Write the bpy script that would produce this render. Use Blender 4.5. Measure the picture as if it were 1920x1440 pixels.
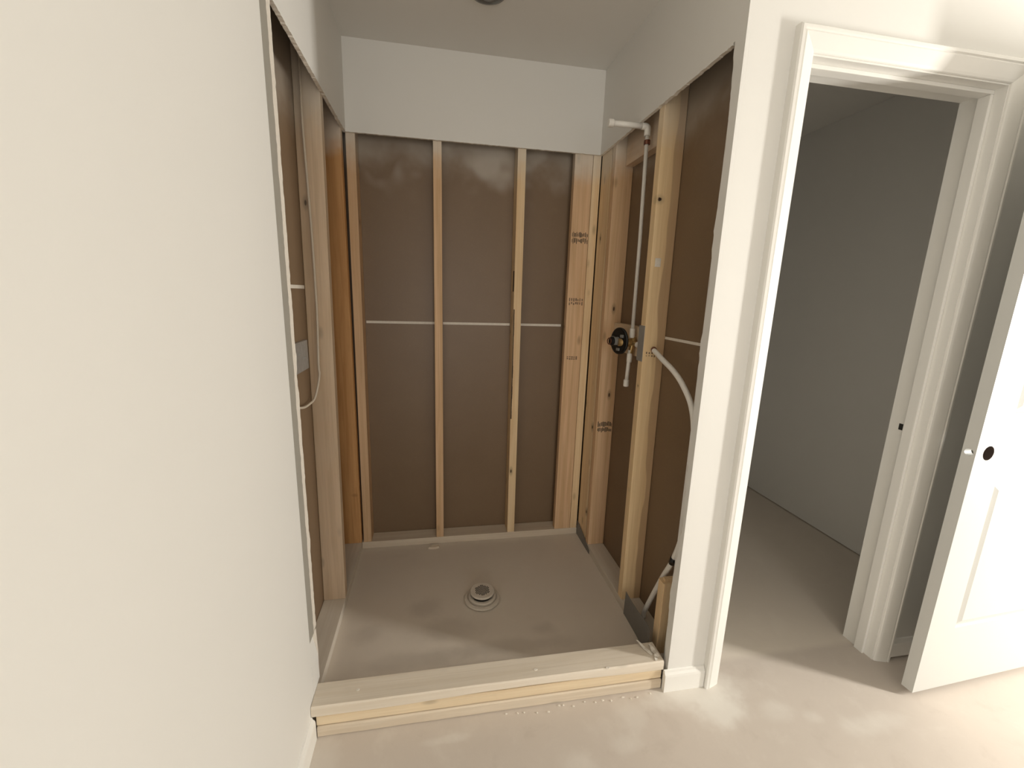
import bpy, bmesh, math, random
from mathutils import Vector, Matrix, noise
random.seed(7)
S = bpy.context.scene
for o in list(bpy.data.objects): bpy.data.objects.remove(o)
COL = S.collection
# ------------------------------------------------------------------ camera
CAM = (0.3768, -1.124, 1.3391); PITCH, YAW, ROLL, F = 0.205, 0.1818, 0.0303, 795.29
def cam_matrix():
    cy, sy, cp, sp = math.cos(YAW), math.sin(YAW), math.cos(PITCH), math.sin(PITCH)
    f = Vector((sy*cp, cy*cp, -sp)); r = Vector((cy, -sy, 0)); u = r.cross(f)
    r2 = r*math.cos(ROLL) + u*math.sin(ROLL); u2 = u*math.cos(ROLL) - r*math.sin(ROLL)
    m = Matrix((r2, u2, -f)).transposed().to_4x4(); m.translation = Vector(CAM)
    return m
cd = bpy.data.cameras.new('camera'); cd.sensor_width = 36; cd.lens = 36*F/1920; cd.clip_start = .02
cam = bpy.data.objects.new('camera', cd); cam.matrix_world = cam_matrix(); COL.objects.link(cam); S.camera = cam
# ------------------------------------------------------------------ dimensions
W, D, ZC, H = 1.165, 0.992, 2.013, 2.374      # shower alcove, cut height, ceiling
T = .0127; SD = .089; ST = .038               # drywall, stud depth, stud thickness
LX, LP = -T, -T-SD                            # left stud faces, left back panel
BY, BP = D+T, D+T+SD
RX, RP = W+T, W+T+SD
RW, RB = 3.6, -5.0                            # room right wall, room rear wall
# ------------------------------------------------------------------ light
S.view_settings.view_transform = 'Standard'; S.view_settings.look = 'None'
S.view_settings.gamma = 1; S.view_settings.use_curve_mapping = False
S.view_settings.exposure = 0.0
wd = bpy.data.worlds.new('sky'); S.world = wd; wd.use_nodes = True
wd.node_tree.nodes['Background'].inputs[0].default_value = (.80, .88, 1, 1)
wd.node_tree.nodes['Background'].inputs[1].default_value = .15
WIN1 = (-1.06, .24, .62, 1.72)                 # y centre, width, z0, z1 in the right wall
FILL_WIN = (0.75, 1.2, .12, 2.00)                   # x centre, width, z0, z1: unseen rear opening, added for alcove fill light
def area(name, loc, direction, sx, sy, power, col):
    l = bpy.data.lights.new(name, 'AREA'); l.shape = 'RECTANGLE'; l.size = sx; l.size_y = sy
    l.energy = power; l.color = col
    o = bpy.data.objects.new(name, l); o.location = loc
    o.rotation_euler = Vector(direction).to_track_quat('-Z', 'Y').to_euler(); COL.objects.link(o)
area('daylight_side_window', (RW-.06, WIN1[0], (WIN1[2]+WIN1[3])/2), (-.74, .67, 0), WIN1[1]*.8, WIN1[3]-WIN1[2]-.1, 60, (1, .97, .91))
area('added_rear_fill', (FILL_WIN[0], RB-.16, (FILL_WIN[2]+FILL_WIN[3])/2), (0, 1, 0), FILL_WIN[1], FILL_WIN[3]-FILL_WIN[2], 57, (1, .975, .93))  # fill lamp added behind the viewer to brighten the alcove

# ------------------------------------------------------------------ materials
def new_mat(name):
    m = bpy.data.materials.new(name); m.use_nodes = True; nt = m.node_tree
    return m, nt, nt.nodes['Principled BSDF']
def N(nt, t, **kw):
    n = nt.nodes.new(t)
    for k, v in kw.items():
        if k.startswith('i_'): n.inputs[k[2:].replace('_', ' ')].default_value = v
        else: setattr(n, k, v)
    return n
def mixc(nt, fac, a, b, mode='MIX'):
    n = nt.nodes.new('ShaderNodeMix'); n.data_type = 'RGBA'; n.blend_type = mode
    for i, v in ((0, fac), (6, a), (7, b)):
        if hasattr(v, 'links'): nt.links.new(v, n.inputs[i])
        else: n.inputs[i].default_value = v if i == 0 else (*v[:3], 1)
    return n.outputs[2]
def math_(nt, op, a, b=None, clamp=False):
    n = nt.nodes.new('ShaderNodeMath'); n.operation = op; n.use_clamp = clamp
    for i, v in ((0, a), (1, b)):
        if v is None: continue
        if hasattr(v, 'links'): nt.links.new(v, n.inputs[i])
        else: n.inputs[i].default_value = v
    return n.outputs[0]
def mrange(nt, v, a, b, c=0., d=1., smooth=True):
    n = nt.nodes.new('ShaderNodeMapRange'); n.interpolation_type = 'SMOOTHSTEP' if smooth else 'LINEAR'
    nt.links.new(v, n.inputs[0])
    for i, x in enumerate((a, b, c, d)): n.inputs[i+1].default_value = x
    return n.outputs[0]
def noise_(nt, vec, scale, detail=4, rough=.55, dist=0):
    n = N(nt, 'ShaderNodeTexNoise', i_Scale=scale, i_Detail=detail, i_Roughness=rough, i_Distortion=dist)
    if vec is not None: nt.links.new(vec, n.inputs['Vector'])
    return n.outputs['Fac']
def bump(nt, p, h, strength, dist=.002):
    b = N(nt, 'ShaderNodeBump', i_Strength=strength, i_Distance=dist)
    nt.links.new(h, b.inputs['Height']); nt.links.new(b.outputs[0], p.inputs['Normal'])
def plain(name, col, rough=.5, metal=0., var=.06, scale=30., bmp=.1):
    m, nt, p = new_mat(name)
    tc = N(nt, 'ShaderNodeTexCoord'); f = noise_(nt, tc.outputs['Object'], scale)
    c = mixc(nt, f, [x*(1-var) for x in col], [min(1, x*(1+var)) for x in col])
    nt.links.new(c, p.inputs['Base Color']); p.inputs['Roughness'].default_value = rough; p.inputs['Metallic'].default_value = metal
    if bmp: bump(nt, p, f, bmp)
    return m
def worldpos(nt): return N(nt, 'ShaderNodeNewGeometry').outputs['Position']
def paint(name, col, rough=.6):
    m, nt, p = new_mat(name); pos = worldpos(nt)
    f = noise_(nt, pos, 1.7, 3); fine = noise_(nt, pos, 260, 3, .6)
    c = mixc(nt, f, [x*.975 for x in col], [min(1, x*1.02) for x in col])
    nt.links.new(c, p.inputs['Base Color']); p.inputs['Roughness'].default_value = rough
    bump(nt, p, fine, .05, .0015)
    return m
def overspray(nt, col, z0, z1, amount, tint=(.74, .70, .62)):
    pos = worldpos(nt); sep = N(nt, 'ShaderNodeSeparateXYZ'); nt.links.new(pos, sep.inputs[0])
    n = noise_(nt, pos, 6, 3, .6); z = math_(nt, 'ADD', sep.outputs[2], math_(nt, 'MULTIPLY', math_(nt, 'SUBTRACT', n, .5), .25))
    f = math_(nt, 'MULTIPLY', mrange(nt, z, z0, z1), amount)
    return mixc(nt, f, col, tint)
def wood(name, base, dark, axis=2, knots=True, spray=0., marks=(), heart=None, dust=0., spec=.3):
    """grain runs along the object axis; marks = explicit knots ((world point), radius, stretch)."""
    m, nt, p = new_mat(name)
    tc = N(nt, 'ShaderNodeTexCoord'); oi = N(nt, 'ShaderNodeObjectInfo')
    off = N(nt, 'ShaderNodeCombineXYZ'); r = math_(nt, 'MULTIPLY', oi.outputs['Random'], 37.)
    for i in range(3): nt.links.new(r, off.inputs[i])
    add = N(nt, 'ShaderNodeVectorMath', operation='ADD'); nt.links.new(tc.outputs['Object'], add.inputs[0]); nt.links.new(off.outputs[0], add.inputs[1])
    def scaled(a, b):
        mp = N(nt, 'ShaderNodeMapping'); s = [a]*3; s[axis] = b; mp.inputs['Scale'].default_value = s
        nt.links.new(add.outputs[0], mp.inputs[0]); return mp.outputs[0]
    g1 = noise_(nt, scaled(60, 1.6), 1.0, 5, .6, .6); g2 = noise_(nt, scaled(260, 5), 1.0, 3, .6); g3 = noise_(nt, scaled(9, 1.2), 1.0, 2, .5)
    c = mixc(nt, mrange(nt, g1, .35, .68), base, dark)
    c = mixc(nt, mrange(nt, g3, .3, .75, 0, .45), c, [x*.85 for x in dark])
    c = mixc(nt, mrange(nt, g2, .5, .8, 0, .35), c, [x*.7 for x in dark])
    if knots:
        v = N(nt, 'ShaderNodeTexVoronoi', feature='F1'); v.inputs['Scale'].default_value = 1.; v.inputs['Randomness'].default_value = 1.
        nt.links.new(scaled(13, 5.5), v.inputs['Vector'])
        c = mixc(nt, mrange(nt, v.outputs['Distance'], .20, .07, 0, .55), c, [x*.45 for x in dark])
        c = mixc(nt, mrange(nt, v.outputs['Distance'], .075, .04, 0, .9), c, (.05, .024, .012))
    if heart:
        pos = worldpos(nt); sep = N(nt, 'ShaderNodeSeparateXYZ'); nt.links.new(pos, sep.inputs[0])
        zz = N(nt, 'ShaderNodeCombineXYZ'); nt.links.new(sep.outputs[2], zz.inputs[2])
        n = noise_(nt, zz.outputs[0], 2.6, 2, .45)
        x = math_(nt, 'ADD', sep.outputs[0], math_(nt, 'MULTIPLY', math_(nt, 'SUBTRACT', n, .5), .075))
        c = mixc(nt, mrange(nt, x, heart[0]-.0025, heart[0]+.0035, 0, .75), c, heart[1])
    for pt, rad, st in marks:
        pos = worldpos(nt); sb = N(nt, 'ShaderNodeVectorMath', operation='SUBTRACT'); nt.links.new(pos, sb.inputs[0]); sb.inputs[1].default_value = pt
        ml = N(nt, 'ShaderNodeVectorMath', operation='MULTIPLY'); nt.links.new(sb.outputs[0], ml.inputs[0]); ml.inputs[1].default_value = (1/rad, 1/rad, 1/(rad*st))
        ln = N(nt, 'ShaderNodeVectorMath', operation='LENGTH'); nt.links.new(ml.outputs[0], ln.inputs[0])
        d = math_(nt, 'ADD', ln.outputs['Value'], math_(nt, 'MULTIPLY', math_(nt, 'SUBTRACT', noise_(nt, pos, 160, 2), .5), .5))
        c = mixc(nt, mrange(nt, d, 2.6, 1.0, 0, .45), c, [x*.5 for x in dark])
        c = mixc(nt, mrange(nt, d, 1.15, .85), c, (.035, .015, .008))
    if spray: c = overspray(nt, c, 1.86, 2.0, spray)
    if dust: 
        f = noise_(nt, worldpos(nt), 9, 4, .6); c = mixc(nt, mrange(nt, f, .3, .7, dust*.6, dust), c, (.60, .55, .47))
    nt.links.new(c, p.inputs['Base Color']); p.inputs['Roughness'].default_value = .7; p.inputs['Specular IOR Level'].default_value = spec
    bump(nt, p, g2, .25, .001)
    return m
WHITE = (.80, .782, .738)
M = {}
M['wall'] = paint('painted drywall', WHITE)
M['trim'] = paint('white trim paint', (.86, .84, .79), .35)
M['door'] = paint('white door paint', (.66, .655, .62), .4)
M['bare'] = plain('bare drywall paper', (.335, .312, .265), .8, var=.10, scale=14, bmp=.05)
M['gyp'] = plain('torn gypsum', (.78, .72, .63), .9, var=.12, scale=160, bmp=.7)
M['gypbrown'] = plain('torn drywall edge', (.50, .42, .31), .9, var=.25, scale=120, bmp=.7)
PINE, PINED = (.80, .55, .34), (.66, .425, .235)
M['pine'] = wood('pine stud', PINE, PINED, spray=.7)
M['pine_pale'] = wood('pale pine stud', (.88, .68, .43), (.78, .55, .31), spray=.6)
M['pine_orange'] = wood('orange pine stud', (.70, .39, .165), (.55, .28, .105), spray=.7, knots=False,
                        marks=(((-.035, .98, .314), .010, .6), ((-.086, .98, 1.225), .003, 1), ((-.068, .98, 1.226), .003, 1), ((-.03, .98, 1.78), .005, .8)))
M['pine_dusty'] = wood('dusty pine stud', (.76, .57, .39), (.64, .46, .29), spray=.6, dust=.25)
M['pine_near'] = wood('two tone pine stud', (.88, .66, .39), (.79, .57, .32), knots=False, spray=.35, heart=(1.232, (.50, .33, .195)),
                      marks=(((1.190, .425, 1.701), .0105, .9), ((1.193, .425, .55), .008, 1), ((1.225, .425, .925), .004, 1.2), ((1.242, .425, 1.612), .0035, 1.3), ((1.182, .43, 1.0), .005, 1)))
M['pine_x'] = wood('pine plate', (.82, .70, .55), (.72, .58, .43), axis=0, dust=.35, knots=False)
M['pine_y'] = wood('pine side plate', (.80, .72, .61), (.72, .63, .52), axis=1, dust=.5, knots=False)
M['pine_yk'] = wood('pine blocking', PINE, PINED, axis=1, spray=.5)
M['curb_top'] = wood('dusty curb board', (.82, .73, .61), (.74, .64, .51), axis=0, dust=.2)
M['curb'] = wood('curb board', (.84, .68, .46), (.74, .57, .36), axis=0, dust=.15)
M['curb_low'] = wood('dusty lower curb board', (.78, .66, .51), (.66, .53, .38), axis=0, dust=.35)
M['board_y'] = wood('tan board', (.80, .62, .42), (.70, .51, .32), axis=1, knots=False, dust=.15)
M['dark'] = plain('dark cavity', (.03, .024, .018), .9, bmp=0)
M['seam'] = plain('seam tape', (.76, .70, .61), .8, var=.12, scale=90)
M['pvc'] = plain('white plastic pipe', (.85, .82, .76), .4, var=.06, scale=60, bmp=.03)
M['pex'] = plain('white flexible pipe', (.88, .85, .79), .4, var=.05, scale=40, bmp=.03)
M['cable'] = plain('white cable sheath', (.66, .58, .47), .5, var=.05, bmp=.03)
M['black'] = plain('black plastic', (.006, .0065, .007), .3, bmp=.03)
M['brass'] = plain('brass', (.52, .36, .16), .35, metal=.8, var=.2)
M['copper'] = plain('dark copper band', (.16, .06, .035), .4, metal=.6)
M['steel'] = plain('galvanised steel', (.52, .53, .53), .45, metal=.75, var=.25, scale=60)
M['stem'] = plain('grey plastic stem', (.22, .21, .19), .4)
M['liner'] = plain('grey sheet metal', (.21, .20, .185), .5, metal=.15, var=.1)
M['liner2'] = plain('dull grey steel', (.33, .32, .30), .5, metal=.3, var=.15)
M['drain'] = plain('dusty drain plastic', (.64, .575, .49), .6, var=.12, scale=80)
M['hole'] = plain('drain hole', (.02, .018, .014), .9, bmp=0)
M['ink'] = plain('stamp ink', (.06, .045, .032), .8, var=.3, scale=300, bmp=0)
M['inkf'] = plain('faded stamp ink', (.22, .145, .09), .8, var=.3, scale=300, bmp=0)
M['bark'] = plain('bark edge', (.07, .045, .028), .9, var=.4, scale=90, bmp=.5)
M['mdf'] = plain('raw door core', (.085, .06, .05), .95, bmp=0)
def panel_mat():
    m, nt, p = new_mat('brown drywall back paper'); pos = worldpos(nt)
    f = noise_(nt, pos, 2.2, 4, .6); g = noise_(nt, pos, 140, 2)
    c = mixc(nt, f, (.185, .118, .066), (.235, .160, .098))
    c = mixc(nt, mrange(nt, g, .5, .8, 0, .12), c, (.30, .23, .16))
    c = overspray(nt, c, 1.84, 2.05, .55, (.55, .50, .43))
    blob = noise_(nt, pos, 4.2, 2, .5); sep = N(nt, 'ShaderNodeSeparateXYZ'); nt.links.new(pos, sep.inputs[0])
    c = mixc(nt, math_(nt, 'MULTIPLY', mrange(nt, blob, .52, .70), mrange(nt, sep.outputs[2], 1.74, 1.92, 0, .6)), c, (.60, .55, .48))
    nt.links.new(c, p.inputs['Base Color']); p.inputs['Roughness'].default_value = .42; p.inputs['Specular IOR Level'].default_value = .35
    bump(nt, p, g, .06, .001); return m
M['panel'] = panel_mat()
def floor_mat():
    m, nt, p = new_mat('patched concrete slab'); pos = worldpos(nt)
    a = noise_(nt, pos, 1.3, 5, .6, .3); b = noise_(nt, pos, 7, 5, .65, .4); g = noise_(nt, pos, 90, 4, .6)
    c = mixc(nt, a, (.55, .485, .42), (.66, .58, .505))
    c = mixc(nt, mrange(nt, b, .52, .75, 0, .35), c, (.72, .66, .58))
    c = mixc(nt, mrange(nt, b, .46, .28, 0, .22), c, (.44, .37, .31))
    c = mixc(nt, mrange(nt, g, .62, .8, 0, .15), c, (.32, .27, .22))
    wob = noise_(nt, pos, 11, 3, .6)
    def patch(c, cx, cy, rx, ry, col, amt, soft=.25):
        sb = N(nt, 'ShaderNodeVectorMath', operation='SUBTRACT'); nt.links.new(pos, sb.inputs[0]); sb.inputs[1].default_value = (cx, cy, 0)
        ml = N(nt, 'ShaderNodeVectorMath', operation='MULTIPLY'); nt.links.new(sb.outputs[0], ml.inputs[0]); ml.inputs[1].default_value = (1/rx, 1/ry, 0)
        ln = N(nt, 'ShaderNodeVectorMath', operation='LENGTH'); nt.links.new(ml.outputs[0], ln.inputs[0])
        d = math_(nt, 'ADD', ln.outputs['Value'], math_(nt, 'MULTIPLY', math_(nt, 'SUBTRACT', wob, .5), 1.6))
        return mixc(nt, mrange(nt, d, 1+soft, 1-soft, 0, amt), c, col)
    sep = N(nt, 'ShaderNodeSeparateXYZ'); nt.links.new(pos, sep.inputs[0])      # slab colour lifted behind the curb, painted brightening for the dim alcove floor
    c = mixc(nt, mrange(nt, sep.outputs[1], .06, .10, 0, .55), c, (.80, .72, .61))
    skim = (.80, .76, .69)
    for q in ((1.27, -.03, .16, .05), (1.31, -.10, .085, .05), (1.0, -.07, .05, .05), (.945, -.155, .045, .03), (1.50, -.13, .05, .035),
              (1.60, -.17, .03, .02), (1.78, -.22, .10, .03), (.40, -.06, .06, .012), (.04, -.07, .05, .09), (.78, -.2, .05, .04)):
        c = patch(c, *q, skim, .75 if q[0] in (1.27, 1.31) else .28, .55)
    for q in ((.42, .38, .12, .05), (.30, .25, .20, .035), (.62, .26, .25, .03), (.81, .33, .05, .03), (.10, .40, .05, .04), (.33, .52, .06, .05)):
        c = patch(c, *q, (.40, .345, .285), .28, .7)
    nt.links.new(c, p.inputs['Base Color']); p.inputs['Roughness'].default_value = .75
    bump(nt, p, math_(nt, 'ADD', math_(nt, 'MULTIPLY', b, .6), math_(nt, 'MULTIPLY', g, .2)), .25, .004)
    return m
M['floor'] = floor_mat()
def glass_mat():
    m, nt, p = new_mat('window glass'); nt.nodes.remove(p)
    t = N(nt, 'ShaderNodeBsdfTransparent'); g = N(nt, 'ShaderNodeBsdfGlossy', i_Roughness=.02); mx = N(nt, 'ShaderNodeMixShader', i_Fac=.06)
    nt.links.new(t.outputs[0], mx.inputs[1]); nt.links.new(g.outputs[0], mx.inputs[2]); nt.links.new(mx.outputs[0], nt.nodes['Material Output'].inputs[0])
    return m
M['glass'] = glass_mat()

# ------------------------------------------------------------------ mesh helpers
def link(name, me, mat, parent=None, loc=None):
    """world-space mesh; origin moved to loc (default: base centre)."""
    vs = [v.co for v in me.vertices]
    if loc is None:
        loc = Vector(((min(v.x for v in vs)+max(v.x for v in vs))/2, (min(v.y for v in vs)+max(v.y for v in vs))/2, min(v.z for v in vs)))
    loc = Vector(loc); me.transform(Matrix.Translation(-loc))
    o = bpy.data.objects.new(name, me); COL.objects.link(o); o.location = loc
    for mm in (mat if isinstance(mat, (list, tuple)) else [mat]): me.materials.append(M[mm] if isinstance(mm, str) else mm)
    if parent:
        o.parent = parent
        pl = parent.location.copy(); g = parent.parent
        while g: pl += g.location; g = g.parent
        o.location = loc - pl
    return o
def tag(o, label=None, cat=None, group=None, kind=None):
    for k, v in (('label', label), ('category', cat), ('group', group), ('kind', kind)):
        if v: o[k] = v
    return o
def empty(name, loc, label, cat, group=None, kind=None):
    o = bpy.data.objects.new(name, None); COL.objects.link(o); o.location = loc; o.empty_display_size = .05
    return tag(o, label, cat, group, kind)
def to_me(bm, name='m', smooth=False):
    bmesh.ops.recalc_face_normals(bm, faces=bm.faces)
    me = bpy.data.meshes.new(name); bm.to_mesh(me); bm.free()
    if smooth:
        for p in me.polygons: p.use_smooth = True
    return me
def add_box(bm, x0, x1, y0, y1, z0, z1, top=(0, 0), bevel=0.):
    vs = [bm.verts.new((x+(top[0] if z == z1 else 0), y+(top[1] if z == z1 else 0), z)) for z in (z0, z1) for y in (y0, y1) for x in (x0, x1)]
    fs = [bm.faces.new([vs[i] for i in q]) for q in ((0, 2, 3, 1), (4, 5, 7, 6), (0, 1, 5, 4), (2, 6, 7, 3), (0, 4, 6, 2), (1, 3, 7, 5))]
    if bevel:
        es = {e for f in fs for e in f.edges}
        bmesh.ops.bevel(bm, geom=list(es), offset=bevel, segments=2, affect='EDGES', profile=.6)
def box(name, x0, x1, y0, y1, z0, z1, mat, parent=None, top=(0, 0), bevel=0., loc=None):
    bm = bmesh.new(); add_box(bm, x0, x1, y0, y1, z0, z1, top, bevel); return link(name, to_me(bm), mat, parent, loc)
def boxes(name, lst, mat, parent=None, loc=None, bevel=0.):
    bm = bmesh.new()
    for b in lst: add_box(bm, *b, bevel=bevel)
    return link(name, to_me(bm), mat, parent, loc)
def prism_bm(bm, pts, axis, a, b, mat_side=0, mat_cap=0):
    """polygon pts (in the two remaining axes, order xyz without axis) extruded along axis from a to b."""
    def P(u, v, w):
        l = [u, v]; l.insert(axis, w); return l
    A = [bm.verts.new(P(u, v, a)) for u, v in pts]; B = [bm.verts.new(P(u, v, b)) for u, v in pts]
    n = len(pts)
    f1 = bm.faces.new(A); f2 = bm.faces.new(B[::-1]); f1.material_index = f2.material_index = mat_cap
    for i in range(n):
        f = bm.faces.new((A[i], A[(i+1) % n], B[(i+1) % n], B[i])); f.material_index = mat_side
def prism(name, pts, axis, a, b, mat, parent=None, loc=None, mat_side=0):
    bm = bmesh.new(); prism_bm(bm, pts, axis, a, b, mat_side); return link(name, to_me(bm), mat, parent, loc)
def tube_bm(bm, path, r, seg=14, caps=True):
    path = [Vector(p) for p in path]; rr = r if isinstance(r, (list, tuple)) else [r]*len(path); rings = []
    up = None
    for i, p in enumerate(path):
        t = (path[min(i+1, len(path)-1)]-path[max(i-1, 0)]).normalized()
        if up is None: up = Vector((0, 0, 1)) if abs(t.z) < .9 else Vector((1, 0, 0))
        a = t.cross(up).normalized(); b = a.cross(t).normalized(); up = b
        rings.append([bm.verts.new(p+(a*math.cos(2*math.pi*k/seg)+b*math.sin(2*math.pi*k/seg))*rr[i]) for k in range(seg)])
    for q, w in zip(rings, rings[1:]):
        for k in range(seg):
            f = bm.faces.new((q[k], q[(k+1) % seg], w[(k+1) % seg], w[k])); f.smooth = True
    if caps: bm.faces.new(rings[0][::-1]); bm.faces.new(rings[-1])
def tube(name, path, r, mat, parent=None, seg=14, loc=None):
    bm = bmesh.new(); tube_bm(bm, path, r, seg); return link(name, to_me(bm), mat, parent, loc)
def spline(pts, n=10):
    P = [Vector(p) for p in pts]; P = [P[0]*2-P[1]]+P+[P[-1]*2-P[-2]]; out = []
    for i in range(1, len(P)-2):
        for k in range(n):
            t = k/n; a, b, c, d = P[i-1], P[i], P[i+1], P[i+2]
            out.append(.5*((2*b)+(c-a)*t+(2*a-5*b+4*c-d)*t*t+(3*b-a-3*c+d)*t**3))
    return out+[P[-2]]
def lathe_bm(bm, prof, centre, seg=40, axis=2):
    """prof = [(r, h)...] around the axis through centre."""
    c = Vector(centre); rings = []
    for r, h in prof:
        ring = []
        for k in range(seg):
            a = 2*math.pi*k/seg; v = [r*math.cos(a), r*math.sin(a)]; v.insert(axis, h); ring.append(bm.verts.new(c+Vector(v)))
        rings.append(ring)
    for q, w in zip(rings, rings[1:]):
        for k in range(seg): bm.faces.new((q[k], q[(k+1) % seg], w[(k+1) % seg], w[k]))
    bm.faces.new(rings[0][::-1]); bm.faces.new(rings[-1])
def lathe(name, prof, centre, mat, parent=None, seg=40, axis=2, loc=None):
    bm = bmesh.new(); lathe_bm(bm, prof, centre, seg, axis); return link(name, to_me(bm), mat, parent, loc)
def jag(s, amp, f=30., seed=0.):
    return amp*(noise.noise((s*f, seed, 0))*.7+noise.noise((s*f*3.7, seed+9, 0))*.5)

# ------------------------------------------------------------------ room shell
def st(o, label, cat): return tag(o, label, cat, kind='structure')
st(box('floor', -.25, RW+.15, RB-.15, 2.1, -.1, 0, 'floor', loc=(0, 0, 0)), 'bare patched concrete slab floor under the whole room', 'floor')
st(box('ceiling', -.25, RW+.15, RB-.15, 2.1, H, H+.1, 'wall'), 'flat off-white ceiling above the shower alcove', 'ceiling')
YC = .045                                       # where the painted left wall stops
wl = st(box('wall_left', LP-.0127, 0, RB-.1, YC, 0, H, 'wall'), 'long plain off-white painted wall at the left edge', 'wall')
# unpainted strip of drywall next to the shower and its torn gypsum edge
zs = [0.30+i*(ZC-.30)/150 for i in range(151)]
pts = [(YC+.0005, .30), (YC+.0005, ZC)]+[(.090+jag(z, .006, 20, 2), z) for z in zs[::-1]]
prism('bare_paper_strip', pts, 0, -T, -.0002, 'bare', wl)
pts = [(.0903+jag(z, .006, 20, 2), z) for z in zs]+[(.121+jag(z, .009, 16, 5), z) for z in zs[::-1]]
tag(prism('torn_gypsum_edge', pts, 0, -.011, -.0016, 'gyp', wl), 'rough white gypsum where the drywall was torn')
pts = [(YC+.0005, .295), (.109, .262), (.117, .20), (.114, .118), (YC+.0005, .118)]
bm = bmesh.new()
v = [bm.verts.new(q) for q in ((-.0115, YC+.0005, .295), (-.0115, .100, .297), (.0006, .112, .20), (.0006, .112, .1145), (.0006, YC+.0005, .1145), (.0006, YC+.0005, .215))]
w_ = [bm.verts.new((-.0125, q.co.y, q.co.z)) for q in v]
bm.faces.new((v[0], v[1], v[5])); bm.faces.new((v[1], v[2], v[5])); bm.faces.new((v[2], v[3], v[4], v[5])); bm.faces.new(w_[::-1])
for i in range(6): bm.faces.new((v[i], w_[i], w_[(i+1) % 6], v[(i+1) % 6]))
tag(link('bent_paper_flap', to_me(bm), 'wall', wl), 'white drywall flap bent outwards at the bottom')
prism('torn_gypsum_edge', [(.1005, .296), (.121, .29), (.128, .2), (.121, .118), (.1125, .118), (.1125, .2)], 0, -.012, -.003, 'gyp', wl)
st(box('wall_right', RW, RW+.1, RB-.1, WIN1[0]-WIN1[1]/2, 0, H, 'wall'), 'off-white room wall to the right of the doorways, rear part', 'wall')
boxes('wall_panel', [(RW, RW+.1, WIN1[0]+WIN1[1]/2, 0, 0, H), (RW, RW+.1, WIN1[0]-WIN1[1]/2, WIN1[0]+WIN1[1]/2, 0, WIN1[2]),
                    (RW, RW+.1, WIN1[0]-WIN1[1]/2, WIN1[0]+WIN1[1]/2, WIN1[3], H)], 'wall', bpy.data.objects['wall_right'])
a0, a1 = FILL_WIN[0]-FILL_WIN[1]/2, FILL_WIN[0]+FILL_WIN[1]/2
wb = st(boxes('wall_rear', [(0, a0, RB-.1, RB, 0, H), (a1, RW, RB-.1, RB, 0, H), (a0, a1, RB-.1, RB, 0, FILL_WIN[2]), (a0, a1, RB-.1, RB, FILL_WIN[3], H)], 'wall'), 'off-white wall behind the viewer with an added fill window', 'wall')
def window(name, along, c, w, z0, z1, plane, label):
    t = empty(name, (0, 0, 0), label, 'window', kind='structure'); f = .04
    t.location = (plane, c, z0) if along == 'y' else (c, plane, z0)
    def b(n, u0, u1, zz0, zz1, d0, d1, m):
        return box(n, d0, d1, u0, u1, zz0, zz1, m, t) if along == 'y' else box(n, u0, u1, d0, d1, zz0, zz1, m, t)
    u0, u1 = c-w/2, c+w/2; p = plane
    for s in ((u0, u0+f, z0, z1), (u1-f, u1, z0, z1), (u0+f, u1-f, z0, z0+f), (u0+f, u1-f, z1-f, z1)): b('window_frame', *s, p-.02, p+.02, 'trim')
    b('pane', u0+f, u1-f, z0+f, z1-f, p-.003, p+.003, 'glass')
window('window_1', 'y', WIN1[0], WIN1[1], WIN1[2], WIN1[3], RW+.05, 'narrow white framed window in the right wall')
window('added_fill_window', 'x', FILL_WIN[0], FILL_WIN[1], FILL_WIN[2], FILL_WIN[3], RB-.05, 'wide white framed window added behind the viewer for fill light')  # unseen window added around the rear fill lamp
# front wall: pier between shower and closet, head over the closet door, wall on to the second doorway
DX0, DX1, DH = 1.362, 2.033, 1.985              # closet door opening (inside of the jambs)
J = .018; FW = .1145
EX0, EX1 = 2.80, 3.50                           # second doorway, its leaf is folded back
wf = st(boxes('wall_front', [(W, DX0-J, 0, .0505, 0, H), (RP, DX0-J, .0505, FW, 0, H), (DX0-J, DX1+J, 0, FW, DH+J, H), (DX1+J, EX0-J, 0, FW, 0, H),
       (EX0-J, EX1+J, 0, FW, DH+J, H), (EX1+J, RW, 0, FW, 0, H)], 'wall', loc=(1.2, 0, 0)), 'off-white wall around the closet doorway', 'wall')
# ------------------------------------------------------------------ alcove walls above the cut, framing below
def cut_edge(u0, u1, seed, n=220, amp=.0035):
    return [(u0+(u1-u0)*i/n, ZC+jag(u0+(u1-u0)*i/n, amp, 45, seed)) for i in range(n+1)]
def upper(name, axis, a, b, u0, u1, seed, label, amp=.0035):
    pts = cut_edge(u0, u1, seed, amp=amp)+[(u1, H), (u0, H)]
    bm = bmesh.new(); prism_bm(bm, pts, axis, a, b)
    bm.normal_update()
    for f in bm.faces:
        if len(f.verts) == 4 and f.calc_center_median().z < ZC+.02: f.material_index = 1
    return st(link(name, to_me(bm), ['wall', 'gyp'], None, ((u0+u1)/2 if axis == 1 else a, (u0+u1)/2 if axis == 0 else a, 0)), label, 'wall')
al = upper('wall_alcove_left', 0, LX, 0, YC+.0005, D, 3., 'shower alcove left wall, drywall cut away to bare studs', .006)
ab = upper('wall_alcove_back', 1, D, BY, LX, RX, 11., 'shower alcove back wall, drywall cut away to studs and brown board', .002)
ar = upper('wall_alcove_right', 0, W, RX, .0505, D, 21., 'shower alcove right wall, drywall cut away around the plumbing', .005)
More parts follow.
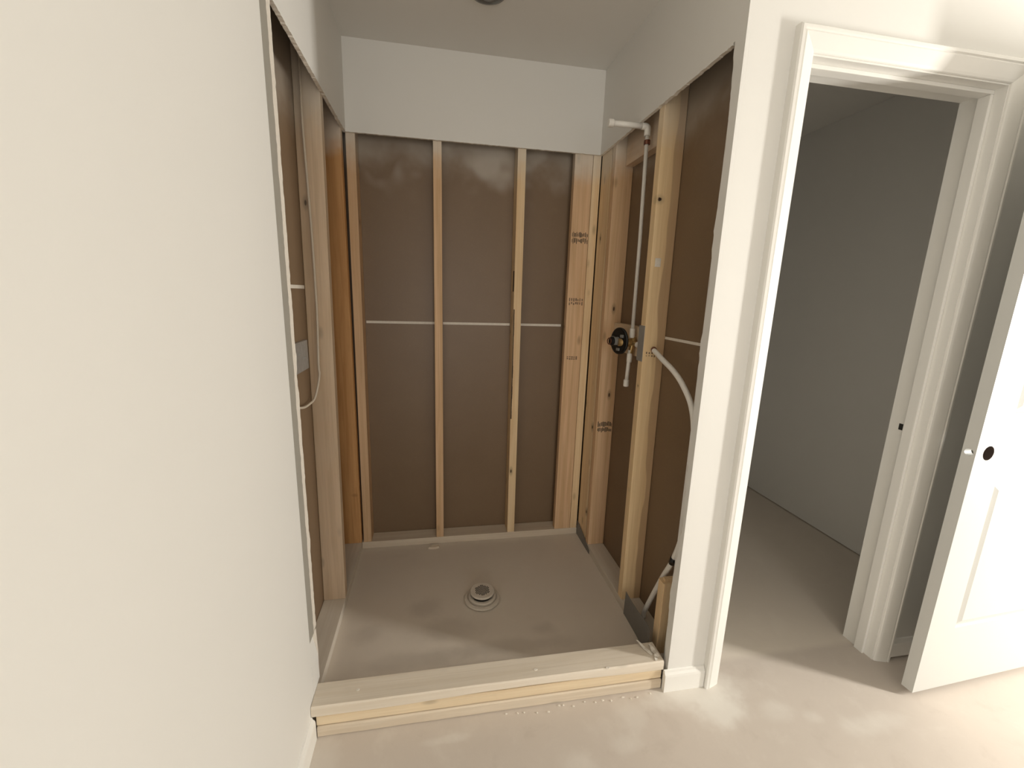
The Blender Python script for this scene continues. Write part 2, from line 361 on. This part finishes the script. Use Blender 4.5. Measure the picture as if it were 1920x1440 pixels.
# jagged return strip left on the right side of the opening
zz = [i*ZC/160 for i in range(161)]
pts = [(.0005+.05, ZC)]+[(0.0, 0)]
def lip(z):
    k = ((2.0, .043), (1.858, .033), (1.723, .030), (1.514, .036), (1.348, .025), (1.205, .036), (1.025, .026), (.953, .033), (.779, .023), (.616, .015), (.49, .026), (.358, .038), (.238, .030), (.111, .026), (0, .026))
    for (za, ya), (zb, yb) in zip(k, k[1:]):
        if zb <= z <= za+.02: return yb+(ya-yb)*(z-zb)/(za-zb)
    return .03
# the pier above is solid to y=.0505 behind x=RX; shave its front skin so that the torn lip is real
bpy.data.objects.remove(wf)
wf = st(boxes('wall_front', [(RX, DX0-J, 0, .0505, 0, H), (RP+T, DX0-J, .0505, FW, 0, H), (DX0-J, DX1+J, 0, FW, DH+J, H), (DX1+J, EX0-J, 0, FW, 0, H),
       (EX0-J, EX1+J, 0, FW, DH+J, H), (EX1+J, RW, 0, FW, 0, H), (W, RX, 0, .0505, ZC+.004, H)], 'wall', loc=(1.2, 0, 0)), 'off-white wall around the closet doorway', 'wall')
def lj(z): return lip(z)+jag(z, .0050, 34, 33)
zz = [z*(ZC+.004)/ZC for z in zz]
prism('drywall_return', [(0, 0), (0, ZC+.004)]+[(lj(z), z) for z in zz[::-1]], 0, W, W+.0035, 'wall', wf)
box('drywall_edge', W+.0036, RX-.0001, 0, .010, 0, ZC+.004, 'wall', wf)
tag(prism('torn_gypsum_edge', [(.0102, 0), (.0102, ZC+.004)]+[(lj(z)+.005+jag(z, .005, 24, 40), z) for z in zz[::-1]], 0, W+.0036, RX-.0002, 'gypbrown', wf), 'rough brown torn drywall edge')

def stud(parent, x0, x1, y0, y1, z0, z1, mat='pine', top=(0, 0), label=None, bevel=.0025, name='stud'):
    o = box(name, x0, x1, y0, y1, z0, z1, mat, parent, top, bevel); o['label'] = label if label else 'vertical pine stud'
    return o
ZT = H-.001
# left
tag(prism('backing_panel', [(YC+.001, 0), (BP, 0), (BP, ZT), (YC+.001, ZT)], 0, LP-.0127, LP, 'panel', al), 'brown paper back of the drywall behind the left studs')
box('seam_tape', LP+.0001, LP+.0012, .06, .60, 1.342, 1.354, 'seam', al)
stud(al, LP+.0005, LX, .575, .613, ST, ZT, 'pine_dusty', (0, .055), 'dusty pine stud with a white cable stapled to it')
s2 = stud(al, LP+.0005, LX, 1.000, 1.038, ST, ZT, 'pine_orange', (0, -.06), 'orange pine stud in the left rear corner')
box('bottom_plate', LP+.0005, LX, .09, 1.092, 0, ST-.0002, 'pine_y', al, bevel=.002)
# back
tag(box('backing_panel', LP, RP+.0127, BP, BP+.0127, 0, ZT, 'panel', ab), 'brown paper back of the drywall behind the rear studs')
for a, b in ((.04, .374), (.416, .762), (.806, 1.042)):
    box('seam_tape', a, b, BP-.0011, BP-.0001, 1.185, 1.197, 'seam', ab)
stud(ab, -.004, .036, BY, BP-.0012, ST, ZT, 'pine')
stud(ab, .375, .414, BY, BP-.0012, ST, ZT, 'pine', (-.004, 0))
s3 = stud(ab, .766, .806, BY, BP-.0012, ST, ZT, 'pine_pale', (-.003, 0), 'pale stud with a strip of bark on its edge')
s4 = stud(ab, 1.040, 1.131, BY, BY+.038, ST, ZT, 'pine', (.004, 0), 'wide flat stud with a grade stamp')
stud(ab, 1.1325, 1.172, BY-.001, BP-.002, ST, ZT, 'pine_pale', (.004, 0), 'narrow pale stud in the right rear corner')
box('bottom_plate', LX+.001, 1.174, BY, BP-.001, 0, ST-.0002, 'pine_x', ab, bevel=.002)
bm = bmesh.new()                                # bark on the left edge of the pale stud
for i in range(26):
    z = .70+i*.022; a = .004+.006*abs(noise.noise((z*9, 2, 0)))*(1 if z < 1.22 else .4)
    add_box(bm, .7655, .7658+a, BY-.0012, BY+.03, z, z+.022)
link('bark_strip', to_me(bm), 'bark', s3)
box('bark_strip', .763, .766, BY+.004, BY+.03, 1.36, 1.46, 'bark', s3)
# right
tag(box('backing_panel', RP, RP+.0127, .052, BP-.002, 0, ZT, 'panel', ar), 'brown paper back of the drywall behind the right studs')
for a, b in ((.06, .418), (.466, .83)): box('seam_tape', RP-.0012, RP-.0001, a, b, 1.190, 1.200, 'seam', ar)
sn = stud(ar, RX, RP-.0013, .402, .440, ST, ZT, 'pine_near', (0, .022), 'two tone near stud with dark knots')
s5 = stud(ar, RX, RP-.0013, .830, .867, ST, ZT, 'pine', (0, .004), 'reddish pine stud left of the shower valve')
stud(ar, RX+.001, RP-.0013, .884, BY-.003, ST, ZT, 'pine_pale', (0, 0), 'pale doubled stud in the right rear corner', name='corner_stud')
box('bottom_plate', RX, RP-.0005, .0515, BY-.003, 0, ST-.0002, 'pine_y', ar, bevel=.003)
tag(box('blocking', 1.2265, RP-.001, .4625, .830, 1.925, 2.06, 'pine_yk', ar, bevel=.002), 'horizontal wood blocking under the shower arm')
tag(box('valve_board', 1.2305, RP-.0015, .462, .829, 1.098, 1.226, 'board_y', ar, bevel=.002), 'short board behind the shower valve')
tag(box('nail_plate', RX-.0015, RX-.0002, .414, .462, 1.10, 1.24, 'liner2', sn, bevel=.0004), 'grey steel nail plate')
# grade stamps (ink strokes, too blurred to read)
def strokes(parent, plane, axis, u0, u1, z0, z1, n, mat, sign=-1, seed=1):
    rnd = random.Random(seed); bm = bmesh.new(); w = (u1-u0)/n
    for i in range(n):
        a = u0+i*w+w*.15; b = a+w*rnd.uniform(.4, .75)
        for (p, q) in ((z0+(z1-z0)*rnd.uniform(0, .2), z0+(z1-z0)*rnd.uniform(.3, .5)), (z0+(z1-z0)*rnd.uniform(.5, .62), z1-(z1-z0)*rnd.uniform(0, .2))):
            if axis == 1: add_box(bm, a, b, plane-.0004, plane-.0001, p, q)
    return link('grade_stamp', to_me(bm), mat, parent)
strokes(s4, BY, 1, 1.048, 1.132, 1.602, 1.662, 15, 'ink', seed=3)
strokes(s4, BY, 1, 1.050, 1.128, 1.30, 1.338, 7, 'inkf', seed=4)
strokes(s4, BY, 1, 1.055, 1.115, 1.018, 1.038, 5, 'inkf', seed=5)
strokes(s5, .8312, 1, 1.184, 1.262, .668, .728, 12, 'ink', seed=6)
strokes(s2, .962, 1, -.096, -.018, 1.625, 1.668, 9, 'inkf', seed=7)
for z in (1.146, 1.166): box('grade_stamp', -.098, -.016, .9725, .9729, z, z+.008, 'inkf', s2)
strokes(sn, .4125, 1, 1.188, 1.245, 1.118, 1.14, 5, 'inkf', seed=8)
tag(box('plaster_dab', 1.193, 1.216, .413, .4165, 1.462, 1.494, 'gyp', sn, bevel=.0016), 'white dab of plaster')

# ------------------------------------------------------------------ closet, hall behind second doorway
def closed(name, lst, label): st(boxes(name, lst, 'wall'), label, 'wall')
closed('wall_closet_left', [(RP+.0130, RP+.0255, FW, 2.0, 0, H)], 'off-white left wall inside the dark closet')
closed('wall_closet_right', [(2.655, 2.755, FW, 2.0, .006, H)], 'plain unlit wall seen through the open closet doorway')
closed('wall_closet_back', [(RP+.026, RW, 2.0, 2.1, 0, H)], 'off-white wall at the far end of the dark closet')
closed('wall_hall_right', [(RW, RW+.1, 0, 2.0, 0, H)], 'off-white wall of the space behind the second doorway')
# jambs
def jamb(x0, x1, n, label):
    t = empty('trim_%d' % n, ((x0+x1)/2, 0, 0), label, 'door frame', kind='structure')
    box('jamb', x0-J, x0, -.003, FW+.003, 0, DH, 'trim', t); r = box('jamb', x1, x1+J, -.003, FW+.003, 0, DH, 'trim', t)
    box('head_jamb', x0-J, x1+J, -.003, FW+.003, DH, DH+J, 'trim', t)
    box('stop', x0, x0+.011, .028, .062, 0, DH-.011, 'trim', t, bevel=.002); box('stop', x1-.011, x1, .028, .062, 0, DH-.011, 'trim', t, bevel=.002)
    box('head_stop', x0, x1, .028, .062, DH-.011, DH, 'trim', t, bevel=.002)
    return t, r
t1, rj = jamb(DX0, DX1, 1, 'white jambs lining the open closet doorway')
box('strike_hole', DX1-.0003, DX1+.004, .070, .084, .905, .928, 'hole', t1)
t2, _ = jamb(EX0, EX1, 2, 'white jambs of the doorway at the far right')
PROF = [(0, 0), (0, .0195), (.004, .0235), (.011, .024), (.014, .0205), (.018, .022), (.036, .0165), (.050, .012), (.056, .0095), (.058, .007), (.058, 0)]
CW = .058
def casing(x0, x1, n, label, z0r=0.):
    """x0,x1: inner edges of the casing legs; mitred head."""
    t = empty('trim_%d' % n, ((x0+x1)/2, 0, 0), label, 'door casing', kind='structure'); zi = DH+.004
    for s, xi in ((-1, x0), (1, x1)):
        bm = bmesh.new()
        A = [bm.verts.new((xi+s*(CW-u), -d, 0)) for u, d in PROF]; B = [bm.verts.new((xi+s*(CW-u), -d, zi+(CW-u))) for u, d in PROF]
        bm.faces.new(A); bm.faces.new(B[::-1])
        for i in range(len(A)): bm.faces.new((A[i], A[(i+1) % len(A)], B[(i+1) % len(A)], B[i]))
        link('casing_leg', to_me(bm), 'trim', t)
    bm = bmesh.new()
    A = [bm.verts.new((x0-(CW-u), -d, zi+(CW-u))) for u, d in PROF]; B = [bm.verts.new((x1+(CW-u), -d, zi+(CW-u))) for u, d in PROF]
    bm.faces.new(A); bm.faces.new(B[::-1])
    for i in range(len(A)): bm.faces.new((A[i], A[(i+1) % len(A)], B[(i+1) % len(A)], B[i]))
    link('casing_head', to_me(bm), 'trim', t)
    return t
casing(DX0+.001, DX1+.004, 3, 'white moulded casing around the closet doorway')
casing(EX0-.004, EX1+.004, 4, 'white moulded casing around the far right doorway')
# baseboards
BB = [(0, 0), (-.013, 0), (-.013, .060), (-.0115, .068), (-.006, .074), (-.0045, .080), (0, .082)]      # (offset from the wall, z)
def base_x(name, x0, x1, label, z0=0.):
    return st(prism(name, [(y, z+(z0 if z == 0 else 0)) for y, z in BB], 0, x0, x1, 'trim'), label, 'baseboard')
bf = base_x('baseboard_front', W-.0135, DX0-CW-.0005, 'short white baseboard between the shower curb and closet casing')
box('return', W-.0135, W-.0002, .0002, .0042, 0, .078, 'trim', bf)
base_x('baseboard_front_right', DX1+CW+.0045, EX0-CW-.0045, 'white baseboard behind the open door, gap under it', .009)
st(prism('baseboard_left', [(-x, z) for x, z in BB], 1, RB, .002, 'trim'), 'white baseboard along the left wall up to the curb', 'baseboard')
st(prism('baseboard_right', [(RW+x, z) for x, z in BB], 1, RB, -.0, 'trim'), 'white baseboard along the far right wall', 'baseboard')

# ------------------------------------------------------------------ the folded-back panel door
def door_leaf():
    t = empty('door_1', (2.011, -.161, .02), 'white two panel door leaf without a knob, folded open beside the closet doorway', 'door', kind='structure')
    L, HH, TH = .765, 2.0, .035
    bm = bmesh.new(); add_box(bm, 0, L, 0, TH, 0, HH)
    # raised-and-fielded panels pressed into both faces
    def cutter(bm2, x0, x1, z0, z1, face):
        d, w = .009, .027; sg = 1 if face == 0 else -1; yf = 0 if face == 0 else TH
        rings = []
        for off, dep in ((0, -.002), (.003, d), (w, -.0004), (w-.001, -.002)):      # sharp step down, slow bevel back up to the field
            rings.append([bm2.verts.new((x, yf+sg*dep, z)) for x, z in ((x0+off, z0+off), (x1-off, z0+off), (x1-off, z1-off), (x0+off, z1-off))])
        for q, r in zip(rings, rings[1:]+rings[:1]):
            for k in range(4): bm2.faces.new((q[k], q[(k+1) % 4], r[(k+1) % 4], r[k]))
    me = to_me(bm); ob = bpy.data.objects.new('leaf_tmp', me); COL.objects.link(ob)
    cs = []
    def add_cut(bm2):
        m2 = to_me(bm2); c = bpy.data.objects.new('cut_tmp', m2); COL.objects.link(c); cs.append(c)
        md = ob.modifiers.new('b', 'BOOLEAN'); md.operation = 'DIFFERENCE'; md.solver = 'EXACT'; md.object = c
    for face in (0, 1):
        for z0, z1 in ((.242, .778), (1.009, 1.88)):
            b2 = bmesh.new(); cutter(b2, .122, L-.122, z0, z1, face); add_cut(b2)
    b2 = bmesh.new(); tube_bm(b2, [(.054, -.01, .884), (.054, TH+.01, .884)], .0235, 32); add_cut(b2)
    b2 = bmesh.new(); tube_bm(b2, [(-.01, TH/2, .884), (.05, TH/2, .884)], .0115, 24); add_cut(b2)
    dg = bpy.context.evaluated_depsgraph_get(); dg.update()
    me2 = bpy.data.meshes.new_from_object(ob.evaluated_get(dg))
    for o in cs+[ob]: bpy.data.objects.remove(o)
    bm = bmesh.new(); bm.from_mesh(me2); bm.normal_update()
    for f in bm.faces:
        f.smooth = False
        c = f.calc_center_median()
        if abs(c.x-.054) < .03 and abs(c.z-.884) < .03 and .001 < c.y < TH-.001 and f.calc_area() < .0008 and c.x > .003: f.material_index = 1
    me2.materials.clear(); bm.to_mesh(me2); bm.free()
    lf = bpy.data.objects.new('leaf', me2); COL.objects.link(lf); lf.parent = t
    me2.materials.append(M['door']); me2.materials.append(M['mdf'])
    bm = bmesh.new()
    for z in (.18, 1.0, 1.82):
        tube_bm(bm, [(L+.006, TH+.004, z), (L+.006, TH+.004, z+.09)], .006, 12)
    me = to_me(bm)
    for k, z in enumerate((.18, 1.0, 1.82)):
        b = bmesh.new(); tube_bm(b, [(L+.006, TH+.002, z), (L+.006, TH+.002, z+.09)], .006, 12); add_box(b, L-.001, L+.006, TH-.03, TH+.004, z, z+.09)
        h = bpy.data.objects.new('hinge', to_me(b)); COL.objects.link(h); h.parent = t; h.data.materials.append(M['steel'])
    t.rotation_euler.z = math.atan2(.027, .554)
    return t
door_leaf()

# ------------------------------------------------------------------ shower curb
cu = empty('shower_curb', (.58, .045, 0), 'low curb of three stacked timber boards across the shower opening', 'shower curb')
C0, C1, CX0, CX1 = .0045, .0935, .0135, 1.1505
def curb_board(z0, z1, y0, y1, mat, x0, x1, wane=0., seed=0):
    bm = bmesh.new(); n = 60; rings = []
    for i in range(n+1):
        s = i/n; x = x0+(x1-x0)*s
        b = wane*max(0, math.sin(math.pi*min(1, max(0, (s-.22)/.70))))**1.2
        j = .0012*noise.noise((x*9, seed, 0)); c = .004
        prof = [(y0+c+j, z0+b), (y0+j, z0+b+c), (y0+j, z1-c), (y0+c+j, z1), (y1-c, z1), (y1, z1-c), (y1, z0+c), (y1-c, z0), (y0+.03, z0)]
        rings.append([bm.verts.new((x, y, z)) for y, z in prof])
    for q, w in zip(rings, rings[1:]):
        m = len(q)
        for k in range(m): bm.faces.new((q[k], q[(k+1) % m], w[(k+1) % m], w[k]))
    bm.faces.new(rings[0]); bm.faces.new(rings[-1][::-1])
    return link('board', to_me(bm), mat, cu)
curb_board(0, .0375, C0, C1, 'curb_low', CX0+.001, CX1-.002, 0, 1)['label'] = 'lowest curb board resting on the slab'
curb_board(.0385, .0750, C0+.004, C1, 'curb', CX0, CX1-.003, 0, 2)['label'] = 'middle curb board'
curb_board(.076, .114, C0-.001, C1-.002, 'curb_top', .0012, CX1, .0085, 3)['label'] = 'dusty top curb board bowed along its front edge'

# ------------------------------------------------------------------ drain
dc = (.575, .535, 0)
dr = empty('floor_drain', dc, 'round stepped plastic drain riser standing in the shower slab', 'drain')
lathe('base_ring', [(.070, 0), (.078, .004), (.080, .008), (.077, .013), (.066, .015), (.064, .0102), (.05, .0102)], dc, 'drain', dr, 48)
lathe('collar', [(.060, .0105), (.062, .022), (.060, .026), (.052, .027), (.049, .024), (.03, .024)], dc, 'drain', dr, 48)
lathe('neck', [(.045, .0245), (.045, .037)], dc, 'hole', dr, 40)
sr = lathe('strainer', [(.050, .0372), (.0535, .040), (.0535, .045), (.051, .0475), (.004, .0478)], dc, 'drain', dr, 48)
k = 0
for i in range(-5, 6):
    for j in range(-5, 6):
        x, y = i*.0072+(j % 2)*.0036, j*.0064
        if math.hypot(x, y) < .033:
            b = bmesh.new(); lathe_bm(b, [(.0026, .0476), (.0026, .0484)], (dc[0]+x, dc[1]+y, 0), 8); link('strainer_hole', to_me(b), 'hole', sr); k += 1

# ------------------------------------------------------------------ plumbing
PY = .58
pl = empty('shower_plumbing', (1.205, PY, 1.0), 'rough-in shower valve with white riser pipe and capped stub', 'plumbing')
tube('riser_pipe', [(1.207, PY, 1.185), (1.205, PY, 1.58), (1.197, PY, 1.99)], 0.0077, 'pvc', pl)
tag(tube('elbow', spline([(1.197, PY, 1.966), (1.1965, PY, 1.988), (1.193, PY, 1.998), (1.172, PY, 1.999)], 6), .0125, 'pvc', pl), 'white elbow fitting')
tag(tube('shower_arm', [(1.182, PY, 1.999), (1.052, PY, 1.998)], .0105, 'pvc', pl), 'short capped shower arm poking out of the wall')
lathe('end_cap', [(.012, 1.034), (.0145, 1.037), (.0145, 1.053), (.012, 1.055)], (0, PY, 1.998), 'pvc', pl, 24, axis=0)
lathe('pipe_band', [(.0115, 1.935), (.0125, 1.939), (.0125, 1.947), (.0115, 1.951)], (1.199, PY, 0), 'copper', pl, 24)
lathe('coupling', [(.0105, 1.178), (.0115, 1.182), (.0115, 1.214), (.0105, 1.218)], (1.207, PY, 0), 'pvc', pl, 24)
bm = bmesh.new()
tube_bm(bm, [(1.216, PY, 1.182), (1.205, PY, 1.098)], .0105, 16); tube_bm(bm, [(1.155, .60, 1.156), (1.228, PY, 1.156)], .017, 16); tube_bm(bm, [(1.21, .66, 1.154), (1.21, .505, 1.154)], .0095, 16)
tag(link('valve_body', to_me(bm), 'brass', pl), 'brass valve body')
for y in (.515, .655): lathe('inlet_coupling', [(.009, y-.016), (.0125, y-.014), (.0125, y+.014), (.009, y+.016)], (1.21, 0, 1.154), 'pvc', pl, 20, axis=1)
tube('stub_pipe', [(1.203, PY, 1.125), (1.199, PY, .985)], .0085, 'pvc', pl)
lathe('coupling', [(.0105, 1.072), (.0115, 1.076), (.0115, 1.108), (.0105, 1.112)], (1.2035, PY, 0), 'pvc', pl, 24)
lathe('end_cap', [(.0105, .965), (.0118, .968), (.0118, .992), (.0105, .995)], (1.1985, PY, 0), 'pvc', pl, 24)
PV = (1.166, .615, 1.160)
gd = tag(lathe('plaster_guard', [(.050, 1.160), (.056, 1.1615), (.0585, 1.164), (.0585, 1.170), (.050, 1.172)], (0, .615, 1.160), 'black', pl, 40, axis=0, loc=PV), 'round black valve guard')
for a in (20, 140, 260):
    c, s_ = math.cos(math.radians(a)), math.sin(math.radians(a)); box('guard_lug', 1.1535, 1.161, .615+c*.036-.008, .615+c*.036+.008, 1.160+s_*.036-.006, 1.160+s_*.036+.006, 'stem', gd)
sm = lathe('stem', [(.018, 1.1595), (.018, 1.140), (.014, 1.137), (.014, 1.128), (.009, 1.124)], (0, .618, 1.160), 'stem', pl, 24, axis=0, loc=PV)
lathe('stem_cap', [(.019, 1.132), (.019, 1.126), (.012, 1.122)], (0, .618, 1.160), 'black', sm, 24, axis=0)
tube('stem_ring', [(1.116, .618+.013*math.cos(a), 1.160+.013*math.sin(a)) for a in [2*math.pi*i/24 for i in range(25)]], .0022, 'copper', sm, 8)
gd.rotation_euler.z = sm.rotation_euler.z = math.radians(13)           # the valve hangs a little twisted
# flexible pipe through the near stud
fp = empty('supply_pipe', (1.2, .25, .04), 'bent white flexible water pipe looping down beside the near stud', 'pipe')
tube('pipe', spline([(1.212, .3995, 1.150), (1.208, .36, 1.140), (1.203, .312, 1.126), (1.202, .225, 1.096), (1.202, .158, 1.058), (1.203, .098, .998), (1.207, .072, .90),
                     (1.212, .067, .72), (1.218, .085, .55), (1.220, .125, .418), (1.222, .184, .298), (1.224, .278, .085), (1.226, .290, .0405)], 8), .0096, 'pex', fp)
a = Vector((1.2195, .120, .43)); b = Vector((1.2205, .132, .40))
tag(tube('clamp', [a, b], .0115, 'black', fp), 'black pipe clamp')
tag(tube('collar', [(1.214, .3985, 1.151), (1.210, .388, 1.149)], .0112, 'copper', fp), 'dark rim of the drilled hole')

# ------------------------------------------------------------------ cable and box on the left
tag(tube('electric_cable', spline([(-.073, .6165, 2.30), (-.073, .6155, 2.03), (-.0735, .611, 1.92), (-.070, .607, 1.784), (-.063, .601, 1.535), (-.061, .5965, 1.346), (-.061, .5935, 1.228), (-.065, .5885, 1.06), (-.064, .585, 1.013),
         (-.078, .562, .937), (-.083, .50, .925), (-.077, .40, .938), (-.07, .30, .97), (-.06, .2, 1.03)], 8), .0042, 'cable', None), 'thin white cable hanging in the left stud bay', 'cable')
mb = tag(box('metal_plate', LP+.0003, LP+.012, .36, .553, 1.052, 1.158, 'steel', None, bevel=.002), 'shiny galvanised metal plate low in the left stud bay', 'metal plate')
box('tab', LP+.0122, LP+.0142, .50, .54, 1.094, 1.10, 'steel', mb); box('tab', LP+.0122, LP+.0142, .44, .47, 1.115, 1.12, 'steel', mb)

# ------------------------------------------------------------------ metal flashing, block, debris
def sheet(name, pts, thick, label):
    """pts = rows of (x, y, z_top); sheet stands on z=0 and follows the rows."""
    bm = bmesh.new(); F, B = [], []
    for x, y, z in pts:
        F.append((bm.verts.new((x, y, .0005)), bm.verts.new((x, y, z)))); B.append((bm.verts.new((x+thick, y, .0005)), bm.verts.new((x+thick, y, z))))
    for i in range(len(pts)-1):
        bm.faces.new((F[i][0], F[i+1][0], F[i+1][1], F[i][1])); bm.faces.new((B[i][0], B[i][1], B[i+1][1], B[i+1][0]))
        bm.faces.new((F[i][1], F[i+1][1], B[i+1][1], B[i][1])); bm.faces.new((F[i][0], B[i][0], B[i+1][0], F[i+1][0]))
    for e in (0, -1): bm.faces.new((F[e][0], F[e][1], B[e][1], B[e][0]))
    return tag(link(name, to_me(bm), 'liner'), label, 'flashing')
sheet('metal_flashing', [(1.1735, 1.000, .086), (1.1738, .95, .074), (1.1742, .90, .060), (1.1745, .86, .045), (1.1748, .80, .022)], .0012, 'small tapered grey metal flashing in the right rear corner')
sheet('metal_flashing', [(1.174, .365, .012), (1.174, .360, .112), (1.1735, .30, .107), (1.1725, .24, .110), (1.170, .19, .120), (1.165, .15, .128), (1.156, .121, .130), (1.145, .104, .128)], .0014, 'dark grey curled metal flashing beside the curb')
bm = bmesh.new(); add_box(bm, RX+.006, RP-.002, .108, .146, ST+.0003, .345)
es = [e for e in bm.edges if all(v.co.z > .3 for v in e.verts)]; bmesh.ops.bevel(bm, geom=es, offset=.011, segments=4, affect='EDGES')
es = [e for e in bm.edges if abs(e.verts[0].co.z-e.verts[1].co.z) > .2]; bmesh.ops.bevel(bm, geom=es, offset=.003, segments=2, affect='EDGES')
tag(link('wood_block', to_me(bm), 'pine_pale'), 'short upright timber offcut beside the curb, rounded top', 'wood block')
def chip(name, loc, size, seed, mat, label, cat, group=None, rot=0.):
    rnd = random.Random(seed); bm = bmesh.new(); n = 9
    top, bot = [], []
    for i in range(n):
        a = 2*math.pi*i/n; r = rnd.uniform(.7, 1.1); x, y = size[0]*r*math.cos(a), size[1]*r*math.sin(a)
        x, y = x*math.cos(rot)-y*math.sin(rot), x*math.sin(rot)+y*math.cos(rot)
        bot.append(bm.verts.new((loc[0]+x, loc[1]+y, loc[2]))); top.append(bm.verts.new((loc[0]+x*.85, loc[1]+y*.85, loc[2]+size[2]*rnd.uniform(.6, 1.1))))
    bm.faces.new(bot[::-1]); bm.faces.new(top)
    for i in range(n): bm.faces.new((bot[i], bot[(i+1) % n], top[(i+1) % n], top[i]))
    return tag(link(name, to_me(bm), mat), label, cat, group)
chip('wood_chip', (.365, .965, .0002), (.034, .012, .012), 3, 'pine_x', 'pale wood chip lying at the foot of the rear plate', 'wood chip', rot=.1)
def scrap(loc, l, w, rot, lift, seed, label):
    rnd = random.Random(seed); bm = bmesh.new(); R = []
    for i in range(9):
        s = i/8; ww = w*(.35+.65*math.sin(math.pi*min(1, s+.12)))*rnd.uniform(.75, 1.1); x = (s-.5)*l; z = lift*s*s+.0006+.002*math.sin(s*6)**2
        row = []
        for dy in (-1, 1):
            px, py = x, dy*ww; row.append((loc[0]+px*math.cos(rot)-py*math.sin(rot), loc[1]+px*math.sin(rot)+py*math.cos(rot), loc[2]+z))
        R.append([bm.verts.new(row[0]), bm.verts.new(row[1]), bm.verts.new((row[1][0], row[1][1], row[1][2]+.0018)), bm.verts.new((row[0][0], row[0][1], row[0][2]+.0018))])
    for q, w2 in zip(R, R[1:]):
        for k in range(4): bm.faces.new((q[k], q[(k+1) % 4], w2[(k+1) % 4], w2[k]))
    bm.faces.new(R[0]); bm.faces.new(R[-1][::-1])
    return tag(link('paper_scrap', to_me(bm), 'gyp'), label, 'paper scrap', 'torn drywall scraps on the curb')
scrap((1.105, .062, .1142), .065, .006, math.radians(118), .012, 1, 'long curled drywall paper scrap on the curb end')
scrap((1.134, .048, .1142), .05, .009, math.radians(100), .006, 2, 'broad torn drywall scrap against the white return')
scrap((1.128, .022, .1142), .03, .006, math.radians(70), .003, 4, 'smallest drywall scrap near the front of the curb')
for i in range(16):
    x = .60+.033*i+random.uniform(-.012, .012)
    chip('plaster_crumb', (x, -.004-random.uniform(0, .018), .0002), (random.uniform(.003, .006), random.uniform(.002, .004), .003), 50+i, 'gyp', 'tiny plaster crumb on the floor along the curb front', 'crumb', 'plaster crumbs along the curb')
chip('plaster_crumb', (.945, .006, .1142), (.009, .004, .003), 80, 'gyp', 'bright plaster crumb on the curb front edge', 'crumb', 'plaster crumbs on the curb')
chip('plaster_crumb', (.70, .035, .1142), (.008, .005, .002), 81, 'gyp', 'flat plaster crumb on top of the curb middle', 'crumb', 'plaster crumbs on the curb')
chip('plaster_crumb', (.13, .045, .1142), (.006, .005, .002), 82, 'gyp', 'flat plaster crumb on top of the curb left end', 'crumb', 'plaster crumbs on the curb')

# ------------------------------------------------------------------ ceiling rough-in
ce = empty('ceiling_light', (.565, .58, H), 'open round light housing in the shower ceiling', 'ceiling light')
lathe('rim', [(.070, H-.0005), (.070, H-.004), (.064, H-.010), (.056, H-.012), (.055, H-.006)], (.565, .585, 0), 'stem', ce, 32)
lathe('socket', [(.030, H-.0125), (.024, H-.022), (.006, H-.028)], (.565, .585, 0), 'stem', ce, 24)
